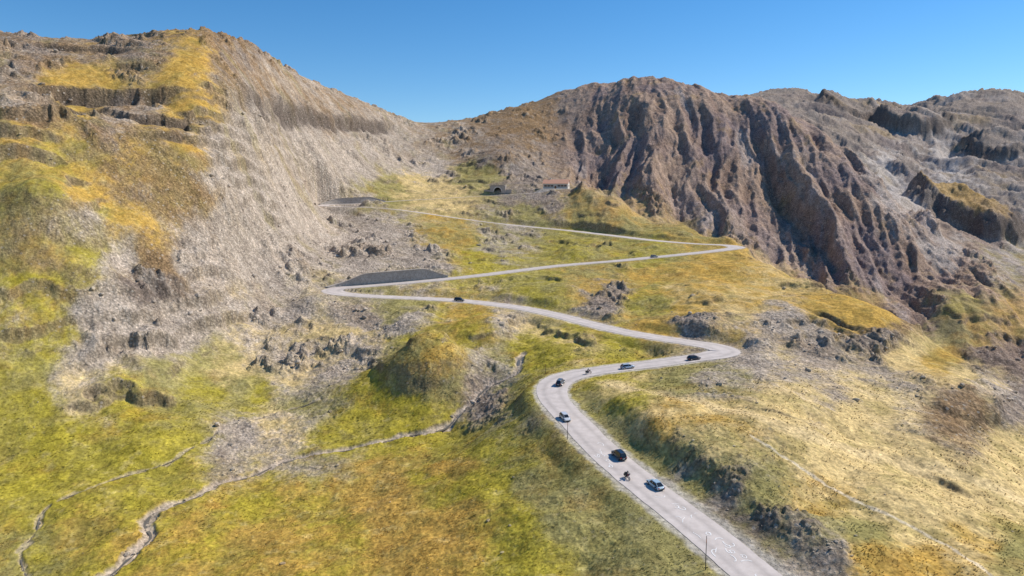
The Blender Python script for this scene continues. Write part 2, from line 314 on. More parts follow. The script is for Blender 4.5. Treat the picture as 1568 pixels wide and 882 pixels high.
col=mixc(col,far*sstep(-.02,.42,fbm(X,Y,150,6,815,.65))*.55,(.47,.405,.36))
col=mixc(col,far*sstep(.02,.35,fbm(X,Y,110,6,816,.68))*.65,(.165,.13,.125))
col=mixc(col,far*sstep(.12,.4,fbm(X,Y,130,5,817,.65))*.55,(.33,.235,.12))
col*=(1+.55*stk*scr)[...,None]
col=mixc(col,sstep(.05,.4,fbm(sx,sy*.45,30,6,811,.68))*scr*.55,(.34,.245,.16))
col=mixc(col,sstep(.12,.4,fbm(sx,sy*.5,18,5,812,.65))*scr*.42*(PXr<700),(.29,.24,.09))
col=mixc(col,sstep(.06,.35,fbm(X,Y,12,6,813,.7))*scr*.5,(.22,.175,.14))
col=mixc(col,sstep(.15,.4,fbm(X,Y,9,5,814,.7))*scr*.35,(.55,.48,.40))
col=mixc(col,sstep(.05,.4,fbm(X,Y,20,6,821,.7))*grass*.4*(1-Wt[TA]),(.33,.17,.04))
col=mixc(col,sstep(-.02,.35,fbm(X,Y,12,6,831,.72))*grass*.45,(.21,.175,.05))
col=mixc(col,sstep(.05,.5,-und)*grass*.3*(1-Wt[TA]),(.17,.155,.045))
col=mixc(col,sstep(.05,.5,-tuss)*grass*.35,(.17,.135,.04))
col=mixc(col,sstep(.12,.4,fbm(X,Y,5,5,833,.7))*grass*.35,(.50,.40,.17))
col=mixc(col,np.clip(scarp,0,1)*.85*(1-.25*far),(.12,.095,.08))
col=mixc(col,smask*.85,(.42,.34,.27))
vg=(1-sstep(4.5,5.8+1.6*rs_,ROADd+fbm(X,Y,3,3,841)*1.0))
col=mixc(col,vg*.8,(.40,.365,.32))
PATH=spline([hit(*a) for a in [(1150,668),(1200,700),(1250,735),(1310,768),(1380,800),(1440,830),(1500,868),(1540,900)]],2,1)
pd,_,_,_=stamp(PATH,4); col=mixc(col,(1-sstep(.2,.55,pd+fbm(X,Y,2,2,851)*.4))*.6,(.58,.5,.38))
TR=spline([hit(*a) for a in [(935,585),(1000,600),(1100,625),(1200,655),(1300,690),(1420,720),(1568,770)]],2,1)
pd,_,_,_=stamp(TR,8); col=mixc(col,(1-sstep(1.0,4,pd+fbm(X,Y,6,3,852)*2))*.5,(.58,.44,.24))
col*=(1+.34*fbm(X,Y,2.2,4,861,.75))[...,None]
col=np.clip(col*1.2,.01,.85)
rocky=np.clip(rock+steep*.6+scarp,0,1)
cell=np.ones((NR,NB,4),f32); cell[...,:3]=col; cell[...,3]=rocky
# ------------------------------------------------------------------ materials
def newmat(name):
    m=bpy.data.materials.new(name); m.use_nodes=True; nt=m.node_tree; b=nt.nodes['Principled BSDF']; return m,nt,b
def N(nt,t,**k):
    x=nt.nodes.new(t)
    for a,v in k.items(): setattr(x,a,v)
    return x
def simple(name,c,rough=.7,metal=0,nscale=None,var=.2,bump=0,coat=0):
    m,nt,b=newmat(name); b.inputs['Roughness'].default_value=rough; b.inputs['Metallic'].default_value=metal
    b.inputs['Coat Weight'].default_value=coat
    tc=N(nt,'ShaderNodeTexCoord'); nz=N(nt,'ShaderNodeTexNoise'); nz.inputs['Scale'].default_value=nscale or 3; nz.inputs['Detail'].default_value=6
    nt.links.new(tc.outputs['Object'],nz.inputs['Vector'])
    mr=N(nt,'ShaderNodeMapRange'); mr.inputs['To Min'].default_value=1-var; mr.inputs['To Max'].default_value=1+var
    nt.links.new(nz.outputs['Fac'],mr.inputs['Value'])
    mx=N(nt,'ShaderNodeVectorMath',operation='SCALE'); mx.inputs[0].default_value=c[:3]
    nt.links.new(mr.outputs[0],mx.inputs['Scale']); nt.links.new(mx.outputs[0],b.inputs['Base Color'])
    if bump:
        bp=N(nt,'ShaderNodeBump'); bp.inputs['Strength'].default_value=.6; bp.inputs['Distance'].default_value=bump
        nt.links.new(nz.outputs['Fac'],bp.inputs['Height']); nt.links.new(bp.outputs[0],b.inputs['Normal'])
    return m
gm,nt,b=newmat('alpine_ground')
b.inputs['Roughness'].default_value=.95; b.inputs['Specular IOR Level'].default_value=.05
at=N(nt,'ShaderNodeAttribute',attribute_name='Col'); tc=N(nt,'ShaderNodeTexCoord')
n1=N(nt,'ShaderNodeTexNoise'); n1.inputs['Scale'].default_value=1.1; n1.inputs['Detail'].default_value=5; n1.inputs['Roughness'].default_value=.75
n2=N(nt,'ShaderNodeTexNoise'); n2.inputs['Scale'].default_value=.25; n2.inputs['Detail'].default_value=7; n2.inputs['Roughness'].default_value=.75
vo=N(nt,'ShaderNodeTexVoronoi'); vo.inputs['Scale'].default_value=1.0
v3=N(nt,'ShaderNodeTexVoronoi'); v3.inputs['Scale'].default_value=.7
for x in (n1,n2,vo,v3): nt.links.new(tc.outputs['Object'],x.inputs['Vector'])
def mr(inp,a,b_,c,d):
    x=N(nt,'ShaderNodeMapRange'); x.inputs['From Min'].default_value=a; x.inputs['From Max'].default_value=b_; x.inputs['To Min'].default_value=c; x.inputs['To Max'].default_value=d
    nt.links.new(inp,x.inputs['Value']); return x.outputs[0]
def mth(op,a,b_):
    x=N(nt,'ShaderNodeMath',operation=op)
    for i,v in enumerate((a,b_)):
        if isinstance(v,(int,float)): x.inputs[i].default_value=v
        else: nt.links.new(v,x.inputs[i])
    return x.outputs[0]
v1=mr(n1.outputs['Fac'],.3,.7,.5,1.55); v2=mr(n2.outputs['Fac'],.3,.7,.66,1.36)
stn=mr(vo.outputs['Distance'],.0,.6,1.25,.72)
rk=at.outputs['Alpha']
stn2=mth('ADD',mth('MULTIPLY',mth('SUBTRACT',stn,1),rk),1)
tot=mth('MULTIPLY',mth('MULTIPLY',v1,v2),stn2)
sc=N(nt,'ShaderNodeVectorMath',operation='SCALE'); nt.links.new(at.outputs['Color'],sc.inputs[0]); nt.links.new(tot,sc.inputs['Scale'])
sep=N(nt,'ShaderNodeSeparateColor'); nt.links.new(v3.outputs['Color'],sep.inputs[0])
spot=mth('MULTIPLY',mth('GREATER_THAN',sep.outputs[0],.86),mth('LESS_THAN',v3.outputs['Distance'],.3))
spot=mth('MULTIPLY',spot,mth('MULTIPLY',rk,.55))
mxs=N(nt,'ShaderNodeMix',data_type='RGBA'); nt.links.new(spot,mxs.inputs['Factor']); nt.links.new(sc.outputs[0],mxs.inputs[6]); mxs.inputs[7].default_value=(.55,.48,.40,1)
nt.links.new(mxs.outputs[2],b.inputs['Base Color'])
hgt=mth('ADD',mth('MULTIPLY',n1.outputs['Fac'],.5),mth('MULTIPLY',n2.outputs['Fac'],1.9))
hgt=mth('SUBTRACT',hgt,mth('MULTIPLY',mth('MULTIPLY',vo.outputs['Distance'],rk),.4))
bp=N(nt,'ShaderNodeBump'); bp.inputs['Distance'].default_value=1.0
nt.links.new(mth('ADD',mth('MULTIPLY',rk,.42),.32),bp.inputs['Strength']); nt.links.new(hgt,bp.inputs['Height']); nt.links.new(bp.outputs[0],b.inputs['Normal'])
# ------------------------------------------------------------------ terrain mesh
me=bpy.data.meshes.new('mountain_terrain')
nv=NR*NB; me.vertices.add(nv)
me.vertices.foreach_set('co',np.stack([X,Y,Z],-1).astype(f32).ravel())
ii,jj=np.meshgrid(np.arange(NR-1),np.arange(NB-1),indexing='ij')
v0=(ii*NB+jj).ravel(); q=np.stack([v0,v0+1,v0+NB+1,v0+NB],1).astype(np.int32)
nf=len(q); me.loops.add(nf*4); me.loops.foreach_set('vertex_index',q.ravel()); me.polygons.add(nf)
me.polygons.foreach_set('loop_start',np.arange(nf,dtype=np.int32)*4)
me.polygons.foreach_set('use_smooth',np.ones(nf,bool))
ca=me.color_attributes.new('Col','FLOAT_COLOR','POINT'); ca.data.foreach_set('color',cell.ravel())
me.update(calc_edges=True); me.materials.append(gm)
ter=bpy.data.objects.new('mountain_terrain',me); scene.collection.objects.link(ter)
print('terrain',time.time()-T0)
# ------------------------------------------------------------------ helpers for meshes
def mk(name,verts,faces,mats,fm=None,parent=None,smooth=False):
    m=bpy.data.meshes.new(name); m.from_pydata([tuple(map(float,v)) for v in verts],[],faces)
    for x in (mats if isinstance(mats,list) else [mats]): m.materials.append(x)
    if fm is not None: m.polygons.foreach_set('material_index',fm)
    m.polygons.foreach_set('use_smooth',[smooth]*len(m.polygons)); m.update()
    o=bpy.data.objects.new(name,m); scene.collection.objects.link(o)
    if parent: o.parent=parent
    return o
def trimesh(name,vv,ff,cc,mat):
    me=bpy.data.meshes.new(name); me.vertices.add(len(vv)); me.vertices.foreach_set('co',vv.astype(f32).ravel())
    me.loops.add(len(ff)*3); me.loops.foreach_set('vertex_index',ff.astype(np.int32).ravel()); me.polygons.add(len(ff)); me.polygons.foreach_set('loop_start',np.arange(len(ff),dtype=np.int32)*3)
    me.polygons.foreach_set('use_smooth',np.zeros(len(ff),bool))
    ca=me.color_attributes.new('Col','FLOAT_COLOR','POINT'); ca.data.foreach_set('color',cc.astype(f32).ravel()); me.update(calc_edges=True)
    me.materials.append(mat); o=bpy.data.objects.new(name,me); scene.collection.objects.link(o); return o
def empty(name,loc=(0,0,0)):
    e=bpy.data.objects.new(name,None); e.empty_display_size=.5; scene.collection.objects.link(e); e.location=loc; return e
def boxv(c,s):
    x,y,z=c; a,b_,d=s[0]/2,s[1]/2,s[2]/2
    return [(x+i*a,y+j*b_,z+k*d) for k in (-1,1) for i,j in ((-1,-1),(1,-1),(1,1),(-1,1))],[(3,2,1,0),(4,5,6,7),(0,1,5,4),(1,2,6,5),(2,3,7,6),(3,0,4,7)]
class MB:
    def __init__(s): s.v=[];s.f=[];s.m=[]
    def add(s,v,f,m=0):
        o=len(s.v); s.v+=list(v); s.f+=[tuple(i+o for i in q) for q in f]; s.m+=[m]*len(f)
    def box(s,c,sz,m=0): s.add(*boxv(c,sz),m)
    def cyl(s,a,b_,r0,r1,n=10,m=0,cap=True):
        a=Vector(a);b_=Vector(b_);d=(b_-a).normalized(); u=d.orthogonal().normalized(); w=d.cross(u)
        v=[tuple(a+(u*math.cos(t)+w*math.sin(t))*r0) for t in [2*math.pi*i/n for i in range(n)]]+[tuple(b_+(u*math.cos(t)+w*math.sin(t))*r1) for t in [2*math.pi*i/n for i in range(n)]]
        f=[(i,(i+1)%n,n+(i+1)%n,n+i) for i in range(n)]
        if cap: f+=[tuple(range(n-1,-1,-1)),tuple(range(n,2*n))]
        s.add(v,f,m)
    def obj(s,name,mats,parent=None,smooth=False): return mk(name,s.v,s.f,mats,s.m,parent,smooth)
tang=np.gradient(ROAD,axis=0); tang/=np.linalg.norm(tang[:,:2],axis=1)[:,None]
nrm=np.stack([-tang[:,1],tang[:,0],np.zeros(len(ROAD))],1)
# ------------------------------------------------------------------ road
rm,nt,b=newmat('sunbleached_asphalt'); b.inputs['Roughness'].default_value=.85
at=N(nt,'ShaderNodeAttribute',attribute_name='across'); tc=N(nt,'ShaderNodeTexCoord')
n1=N(nt,'ShaderNodeTexNoise'); n1.inputs['Scale'].default_value=.35; n1.inputs['Detail'].default_value=9; n1.inputs['Roughness'].default_value=.7
nt.links.new(tc.outputs['Object'],n1.inputs['Vector'])
cr=N(nt,'ShaderNodeValToRGB'); cr.color_ramp.elements[0].position=.3; cr.color_ramp.elements[0].color=(.46,.40,.36,1); cr.color_ramp.elements[1].position=.7; cr.color_ramp.elements[1].color=(.64,.565,.515,1)
nt.links.new(n1.outputs['Fac'],cr.inputs[0])
w=mr(mth('ABSOLUTE',mth('SUBTRACT',at.outputs['Fac'],.5),0),.0,.25,.86,1.04)
sc=N(nt,'ShaderNodeVectorMath',operation='SCALE'); nt.links.new(cr.outputs[0],sc.inputs[0]); nt.links.new(w,sc.inputs['Scale']); nt.links.new(sc.outputs[0],b.inputs['Base Color'])
HW=3.8; off=np.array([-1,-.75,-.5,-.25,0,.25,.5,.75,1])
ang=np.arctan2(tang[:,1],tang[:,0]); cur=np.abs(np.gradient(np.unwrap(ang)))/1.2; cur=np.convolve(cur,np.ones(15)/15,'same')
wid=HW+np.clip(cur*12,0,1.0)
edge=.12*rng.standard_normal((len(ROAD),2)); edge=np.stack([np.convolve(edge[:,i],np.ones(4)/4,'same') for i in (0,1)],1)
rvs=[];across=[]
for k,p in enumerate(ROAD):
    for o in off:
        w_=wid[k]+(edge[k,0] if o<0 else edge[k,1])*(abs(o)==1)
        rvs.append(p+nrm[k]*o*w_+np.array([0,0,.05-.03*o*o*1.0])); across.append(abs(o))
m=len(off); fs=[(k*m+i,k*m+i+1,(k+1)*m+i+1,(k+1)*m+i) for k in range(len(ROAD)-1) for i in range(m-1)]
road=mk('mountain_road',rvs,fs,rm,smooth=True)
a=road.data.attributes.new('across','FLOAT','POINT'); a.data.foreach_set('value',across)
if road.data.polygons[0].normal.z<0: road.data.flip_normals()
chalk=simple('road_chalk',(.82,.80,.77),.8,nscale=4,var=.15)
mb=MB()
def rpt(s,o,h=.075):
    k=int(s); t=s-k; p=ROAD[k]*(1-t)+ROAD[k+1]*t; nn=nrm[k]; oo=o/wid[k]
    return p+nn*o+np.array([0,0,h-.03*oo*oo])
def ribbon(pp,w_):
    v=[];
    for i,p in enumerate(pp):
        a_=pp[max(i-1,0)];c_=pp[min(i+1,len(pp)-1)]; d=c_-a_; q_=np.array([-d[1],d[0],0]); q_/=np.linalg.norm(q_)+1e-9
        v+= [p-q_*w_,p+q_*w_]
    mb.add([tuple(x) for x in v],[(2*i,2*i+1,2*i+3,2*i+2) for i in range(len(pp)-1)])
rr=random.Random(5)
for c in range(34):
    s0=rr.choice([rr.uniform(14,44),rr.uniform(14,34),rr.uniform(50,62),rr.uniform(22,36)]); o0=rr.uniform(-2.3,2.3); a0=rr.uniform(0,6.28); pp=[]
    s,o=s0,o0; turn=rr.uniform(-.8,.8)
    for i in range(rr.randint(5,12)):
        pp.append(rpt(s,o,.078+.003*(c%3))); a0+=turn+rr.uniform(-.3,.3); s+=math.cos(a0)*.3; o=max(-2.9,min(2.9,o+math.sin(a0)*.26))
    ribbon(pp,rr.uniform(.05,.09))
mb.obj('road_chalk_marking',[chalk])
# ------------------------------------------------------------------ masonry retaining walls
stone,nt,b=newmat('grey_masonry'); b.inputs['Roughness'].default_value=.9
tc=N(nt,'ShaderNodeTexCoord'); vo=N(nt,'ShaderNodeTexVoronoi'); vo.inputs['Scale'].default_value=1.6; n1=N(nt,'ShaderNodeTexNoise'); n1.inputs['Scale'].default_value=.5; n1.inputs['Detail'].default_value=6
for x in (vo,n1): nt.links.new(tc.outputs['Object'],x.inputs['Vector'])
cr=N(nt,'ShaderNodeValToRGB'); cr.color_ramp.elements[0].color=(.22,.19,.165,1); cr.color_ramp.elements[1].color=(.52,.46,.40,1)
hs=N(nt,'ShaderNodeSeparateColor'); nt.links.new(vo.outputs['Color'],hs.inputs[0])
nt.links.new(mth('ADD',mth('MULTIPLY',hs.outputs[0],.35),mth('MULTIPLY',n1.outputs['Fac'],.65)),cr.inputs[0]); nt.links.new(cr.outputs[0],b.inputs['Base Color'])
bp=N(nt,'ShaderNodeBump'); bp.inputs['Distance'].default_value=.12; nt.links.new(vo.outputs['Distance'],bp.inputs['Height']); nt.links.new(bp.outputs[0],b.inputs['Normal'])
for i0,i1,h in walls:
    mb=MB(); ks=list(range(i0+1,i1,2))
    for z0,z1,o0,o1 in ((-.6,None,WALLOFF,WALLOFF+WTH),(None,.24,WALLOFF-.12,WALLOFF+WTH+.1)):
        v=[]
        for k in ks:
            e=min(k-i0,i1-k); t=min(1,e/14); hh=h*t*t*(3-2*t)+.35; p=ROAD[k]
            lo=z0 if z0 is not None else hh+.003; hi=hh if z1 is None else hh+z1
            ob=o0+.25
            for o,z in ((o0 if z1 is None else ob-.1,lo),(ob if z1 is None else ob-.1,hi),(o1,hi),(o1,lo)): v.append(tuple(p+nrm[k]*o+np.array([0,0,z])))
        f=[(4*i+a_,4*i+4+a_,4*i+4+(a_+1)%4,4*i+(a_+1)%4) for i in range(len(ks)-1) for a_ in range(4)]
        f+=[(0,1,2,3),tuple(4*(len(ks)-1)+x for x in (3,2,1,0))]
        mb.add(v,f)
    mb.obj('stone_retaining_wall',[stone])
# ------------------------------------------------------------------ stream water
wm,nt,b=newmat('stream_water'); b.inputs['Base Color'].default_value=(.16,.14,.11,1); b.inputs['Roughness'].default_value=.15
tc=N(nt,'ShaderNodeTexCoord'); n1=N(nt,'ShaderNodeTexNoise'); n1.inputs['Scale'].default_value=4; nt.links.new(tc.outputs['Object'],n1.inputs['Vector'])
bp=N(nt,'ShaderNodeBump'); bp.inputs['Distance'].default_value=.06; nt.links.new(n1.outputs['Fac'],bp.inputs['Height']); nt.links.new(bp.outputs[0],b.inputs['Normal'])
for P,w_ in SP_:
    hs_=np.array([height(p[0],p[1]) for p in P]); hs_=np.convolve(np.pad(hs_,3,'edge'),np.ones(7)/7,'valid')
    tg=np.gradient(P[:,:2],axis=0); tg/=np.linalg.norm(tg,axis=1)[:,None]+1e-9
    v=[]
    for k in range(len(P)):
        ww=w_*.33*(1+.4*math.sin(k*.7))
        for s_ in (-1,1): v.append((P[k,0]-tg[k,1]*s_*ww,P[k,1]+tg[k,0]*s_*ww,hs_[k]+.04))
    mk('stream',v,[(2*k,2*k+2,2*k+3,2*k+1) for k in range(len(P)-1)],wm,smooth=True)
# ------------------------------------------------------------------ boulders and stones
import bmesh
def icos(n_):
    bm=bmesh.new(); bmesh.ops.create_icosphere(bm,subdivisions=n_,radius=1); bm.verts.ensure_lookup_table()
    v=np.array([x.co[:] for x in bm.verts]); f=np.array([[x.index for x in q.verts] for q in bm.faces]); bm.free(); return v,f
def variants_of(iv):
    out=[]
    for k in range(9):
        g=np.random.default_rng(k); v=iv.copy()
        for _ in range(9):
            nn=g.standard_normal(3); nn/=np.linalg.norm(nn); d=g.uniform(.35,.75); s_=v@nn; v-=np.where(s_>d,s_-d,0)[:,None]*nn
        v+=g.standard_normal(v.shape)*.04
        v*=g.uniform(.6,1.4,3); out.append(v)
    return out
big=icos(2); small=icos(1); VB=variants_of(big[0]); VSM=variants_of(small[0])
rk_=(Wt[SC]+Wt[DK]+Wt[FR]*.7+Wt[GG]*.1)
rw=(rk_**2)*fade*(Rg>92)*(Rg<520)*(np.abs(Bg)<.75)*(.12+1.3*sstep(.1,.45,fbm(X,Y,18,4,900,.6)))+np.clip(scarp+ledge*.5,0,1)*fade*.5*(Rg<620)+smask*.3
rw+=.003*fade*(Rg>92)*(Rg<400)
rw*=(ROADd>6)
cdf=np.cumsum(rw.ravel().astype(np.float64)); NRK=6000
idx=np.searchsorted(cdf,rng.random(NRK)*cdf[-1])
Xf,Yf,Zf,cf,Rf=X.ravel(),Y.ravel(),Z.ravel(),col.reshape(-1,3),Rg.ravel()
xs=Xf[idx]; ys=Yf[idx]; zs=Zf[idx]; cs=cf[idx]; rs=Rf[idx]
size=.11*(1-rng.random(NRK))**(-.5); size=np.clip(size,.1,1.1)*np.clip(rs/210,.75,1.5)
vv=[];ff=[];cc=[];base_i=0
for k in range(NRK):
    if size[k]>.8: v=VB[k%9]; fq=big[1]
    else: v=VSM[k%9]; fq=small[1]
    v=v*size[k]; a_=rng.random()*6.28; c_,s_=math.cos(a_),math.sin(a_)
    v=np.stack([v[:,0]*c_-v[:,1]*s_,v[:,0]*s_+v[:,1]*c_,v[:,2]*.75],1)+[xs[k],ys[k],zs[k]+size[k]*.12]
    vv.append(v); ff.append(fq+base_i); base_i+=len(v)
    g=.75+.5*rng.random(); base=np.array([.44,.37,.30])*.5+cs[k]*.5
    cc.append(np.tile(np.r_[base*g,1],(len(v),1)))
rkm,nt,b=newmat('rock_stone'); b.inputs['Roughness'].default_value=.9; at=N(nt,'ShaderNodeAttribute',attribute_name='Col'); tc=N(nt,'ShaderNodeTexCoord')
n1=N(nt,'ShaderNodeTexNoise'); n1.inputs['Scale'].default_value=2.5; n1.inputs['Detail'].default_value=6; nt.links.new(tc.outputs['Object'],n1.inputs['Vector'])
sc=N(nt,'ShaderNodeVectorMath',operation='SCALE'); nt.links.new(at.outputs['Color'],sc.inputs[0]); nt.links.new(mr(n1.outputs['Fac'],.3,.7,.6,1.3),sc.inputs['Scale']); nt.links.new(sc.outputs[0],b.inputs['Base Color'])
trimesh('scattered_rocks',np.concatenate(vv),np.concatenate(ff),np.concatenate(cc),rkm)
print('rocks',time.time()-T0)
# ------------------------------------------------------------------ grass tussocks on the near slopes
gwt=(grass**1.5)*(Rg>92)*(Rg<230)*(np.abs(Bg)<.72)*(ROADd>5.5)*(1-smask)*(.15+sstep(-.15,.3,fbm(X,Y,6,4,930,.65)))*(1.2-.8*Wt[TA])*(1.1-.5*Wt[YG])
cdf=np.cumsum(gwt.ravel().astype(np.float64)); NG=30000
idx=np.searchsorted(cdf,rng.random(NG)*cdf[-1]); P0=np.stack([Xf[idx],Yf[idx],Zf[idx]],1).astype(float)
P0[:,:2]+=rng.uniform(-.12,.12,(NG,2)); hgt_=rng.uniform(.08,.24,NG)*np.clip(Rf[idx]/150,.8,1.4)
NBl=6; vv=np.zeros((NG,NBl,3,3)); az0=rng.random(NG)*6.28
for k in range(NBl):
    a_=az0+k*2*math.pi/NBl+rng.uniform(-.3,.3,NG); dx,dy=np.cos(a_),np.sin(a_); wv=hgt_*.42; ln=hgt_*rng.uniform(.6,1.2,NG)
    vv[:,k,0]=P0+np.stack([-dy*wv,dx*wv,-.02+0*wv],1); vv[:,k,1]=P0+np.stack([dy*wv,-dx*wv,-.02+0*wv],1)
    vv[:,k,2]=P0+np.stack([dx*ln,dy*ln,hgt_*rng.uniform(.65,1.0,NG)],1)
vv=vv.reshape(-1,3); ff=np.arange(len(vv)).reshape(-1,3)
gc=np.clip(cf[idx]*rng.uniform(.8,1.45,(NG,1)),0,.85)
cc=np.ones((NG,NBl*3,4)); cc[:,:,:3]=gc[:,None,:]
gsm,nt,b=newmat('dry_grass'); b.inputs['Roughness'].default_value=.9; b.inputs['Specular IOR Level'].default_value=.1; at=N(nt,'ShaderNodeAttribute',attribute_name='Col'); nt.links.new(at.outputs['Color'],b.inputs['Base Color'])
trimesh('grass_tussocks',vv,ff,cc.reshape(-1,4),gsm)
# ------------------------------------------------------------------ cars
glass=simple('car_glass',(.02,.025,.03),.08,coat=.3); tyre=simple('tyre_rubber',(.02,.02,.02),.9); rim=simple('alloy_rim',(.5,.5,.52),.3,.8)
trim=simple('black_trim',(.03,.03,.03),.6); lampw=simple('headlamp_glass',(.75,.75,.72),.15); lampr=simple('tail_lamp',(.4,.01,.01),.3)
def car(paintc,style='hatch'):
    paint=simple('car_paint',paintc,.3,.1,coat=.8,var=.03)
    e=empty('car')
    L=4.3 if style!='suv' else 4.5; Hs={'hatch':1.45,'suv':1.68,'coupe':1.30}[style]; W2=.89
    zb=.20 if style!='suv' else .28; belt=.60*Hs+.02
    st=[(-.5,.55,.62,.70),(-.485,.36,.80,.84),(-.44,.0,.93,.95),(-.30,.0,1.0,1.0),(0,0,1.0,1.0),(.20,0,1.0,1.0),(.32,.0,.94,.99),(.43,.02,.84,.93),(.485,.25,.70,.82),(.5,.5,.58,.66)]
    ring=14; v=[];f=[]
    for x,lo,hi,ww in st:
        z0=zb+lo*.35; z1=belt*hi
        for k in range(ring):
            t=2*math.pi*k/ring; c=math.cos(t); s_=math.sin(t); ex=.45
            yy=W2*ww*math.copysign(abs(c)**ex,c); zz=(z0+z1)/2+(z1-z0)/2*math.copysign(abs(s_)**ex,s_)
            v.append((x*L,yy,zz))
    for i in range(len(st)-1):
        for k in range(ring): f.append((i*ring+k,(i+1)*ring+k,(i+1)*ring+(k+1)%ring,i*ring+(k+1)%ring)[::-1])
    f.append(tuple(range(ring))); f.append(tuple(range((len(st)-1)*ring,len(st)*ring))[::-1])
    mk('body',v,f,paint,parent=e,smooth=True)
    rear=-.47 if style!='coupe' else -.40; rr_=-.40 if style=='suv' else (-.36 if style=='hatch' else -.22)
    base=[(rear,.70),(rear+.03,.80),(0,.84),(.20,.80),(.27,.66)]; top=[(rr_,.52),(rr_+.03,.60),(-.02,.64),(.08,.60),(.11,.52)]
    zt=Hs; v=[];f=[];fm=[]
    lay=[(base,belt*.955,1),(top,zt-.07,1),([(x*(.93)+(-.008),y*.9) for x,y in top],zt,1)]
    for l,z,_ in lay:
        pts_=[(x,y) for x,y in l]+[(x,-y) for x,y in reversed(l)]
        v+=[(x*L,y,z) for x,y in pts_]
    m_=10
    for i in range(2):
        for k in range(m_): f.append((i*m_+k,(i+1)*m_+k,(i+1)*m_+(k+1)%m_,i*m_+(k+1)%m_)); fm.append(0 if i==0 else 1)
    f.append(tuple(range(2*m_,3*m_))[::-1]); fm.append(1)
    mk('cabin',v,f,[glass,paint],fm,e)
    mb=MB()
    for s_ in (-1,1):
        for (xa,ya),(xb,yb),w_ in ((base[0],top[0],.05),(base[4],top[4],.035),(base[2],top[2],.035)):
            mb.cyl((xa*L,s_*(ya+.005),belt*.95),(xb*L,s_*(yb+.005),zt-.06),w_,w_,6)
        mb.box((.19*L,s_*.98,belt+.02),(.14,.2,.12))
    mb.obj('pillars_and_mirrors',[paint],e)
    for i,(x,y) in enumerate([(x,y) for x in (-.305,.31) for y in (-.80,.80)]):
        mb=MB(); s_=1 if y>0 else -1
        mb.cyl((x*L,y-s_*.11,.33),(x*L,y+s_*.11,.33),.33,.33,20,0); mb.cyl((x*L,y+s_*.112,.33),(x*L,y+s_*.125,.33),.21,.2,14,1)
        mb.cyl((x*L,y+s_*.075,.35),(x*L,y+s_*.095,.35),.39,.39,20,0)
        mb.obj('wheel_%d'%(i+1),[tyre,rim],e)
    mb=MB()
    for s_ in (-1,1):
        mb.box((.478*L,s_*.60,.60*belt+.10),(.12,.34,.13),0); mb.box((-.487*L,s_*.62,.68*belt+.08),(.10,.26,.17),1)
    mb.box((.497*L,0,.36),(.06,1.0,.16),2); mb.box((-.497*L,0,.34),(.06,1.2,.14),2); mb.box((-.503*L,0,.58),(.03,.5,.11),0)
    mb.obj('lights_and_bumpers',[lampw,lampr,trim],e)
    if style=='suv':
        mb=MB()
        for s_ in (-1,1): mb.cyl((-.3*L,s_*.5,zt+.05),(.03*L,s_*.5,zt+.05),.025,.025,6)
        mb.obj('roof_rails',[trim],e)
    return e
def on_road(o,px,py,lane=None,lift=0.0,direction=None):
    best=None
    for l in ((-1.7,1.7) if lane is None else (lane,)):
        P=ROAD+nrm*l; r=np.hypot(P[:,0],P[:,1]); a_,b_=sightline(np.arctan2(P[:,0],P[:,1]),P[:,2]/r)
        d=(a_-px)**2+(2*(b_-py))**2; k=int(np.argmin(d))
        if best is None or d[k]<best[0]: best=(d[k],k,l)
    _,k,l=best
    p=ROAD[k]+nrm[k]*l+np.array([0,0,.045+lift]); up=l<0 if direction is None else direction
    fwd=Vector(tang[k])*(1 if up else -1); fwd.normalize(); y=Vector((0,0,1)).cross(fwd).normalized(); z=fwd.cross(y)
    M=Matrix((( fwd.x,y.x,z.x,p[0]),(fwd.y,y.y,z.y,p[1]),(fwd.z,y.z,z.z,p[2]),(0,0,0,1)))
    o.matrix_world=M; return M
for c,s_,px,py in [((.40,.52,.60),'coupe',1000,746),((.012,.013,.016),'suv',940,704),((.62,.63,.64),'hatch',873,640),((.10,.11,.12),'suv',853,588),((.45,.55,.68),'hatch',960,563),((.02,.02,.025),'hatch',1060,550),((.03,.03,.035),'suv',703,461),((.35,.36,.38),'hatch',1003,394)]:
    on_road(car(c,s_),px,py)
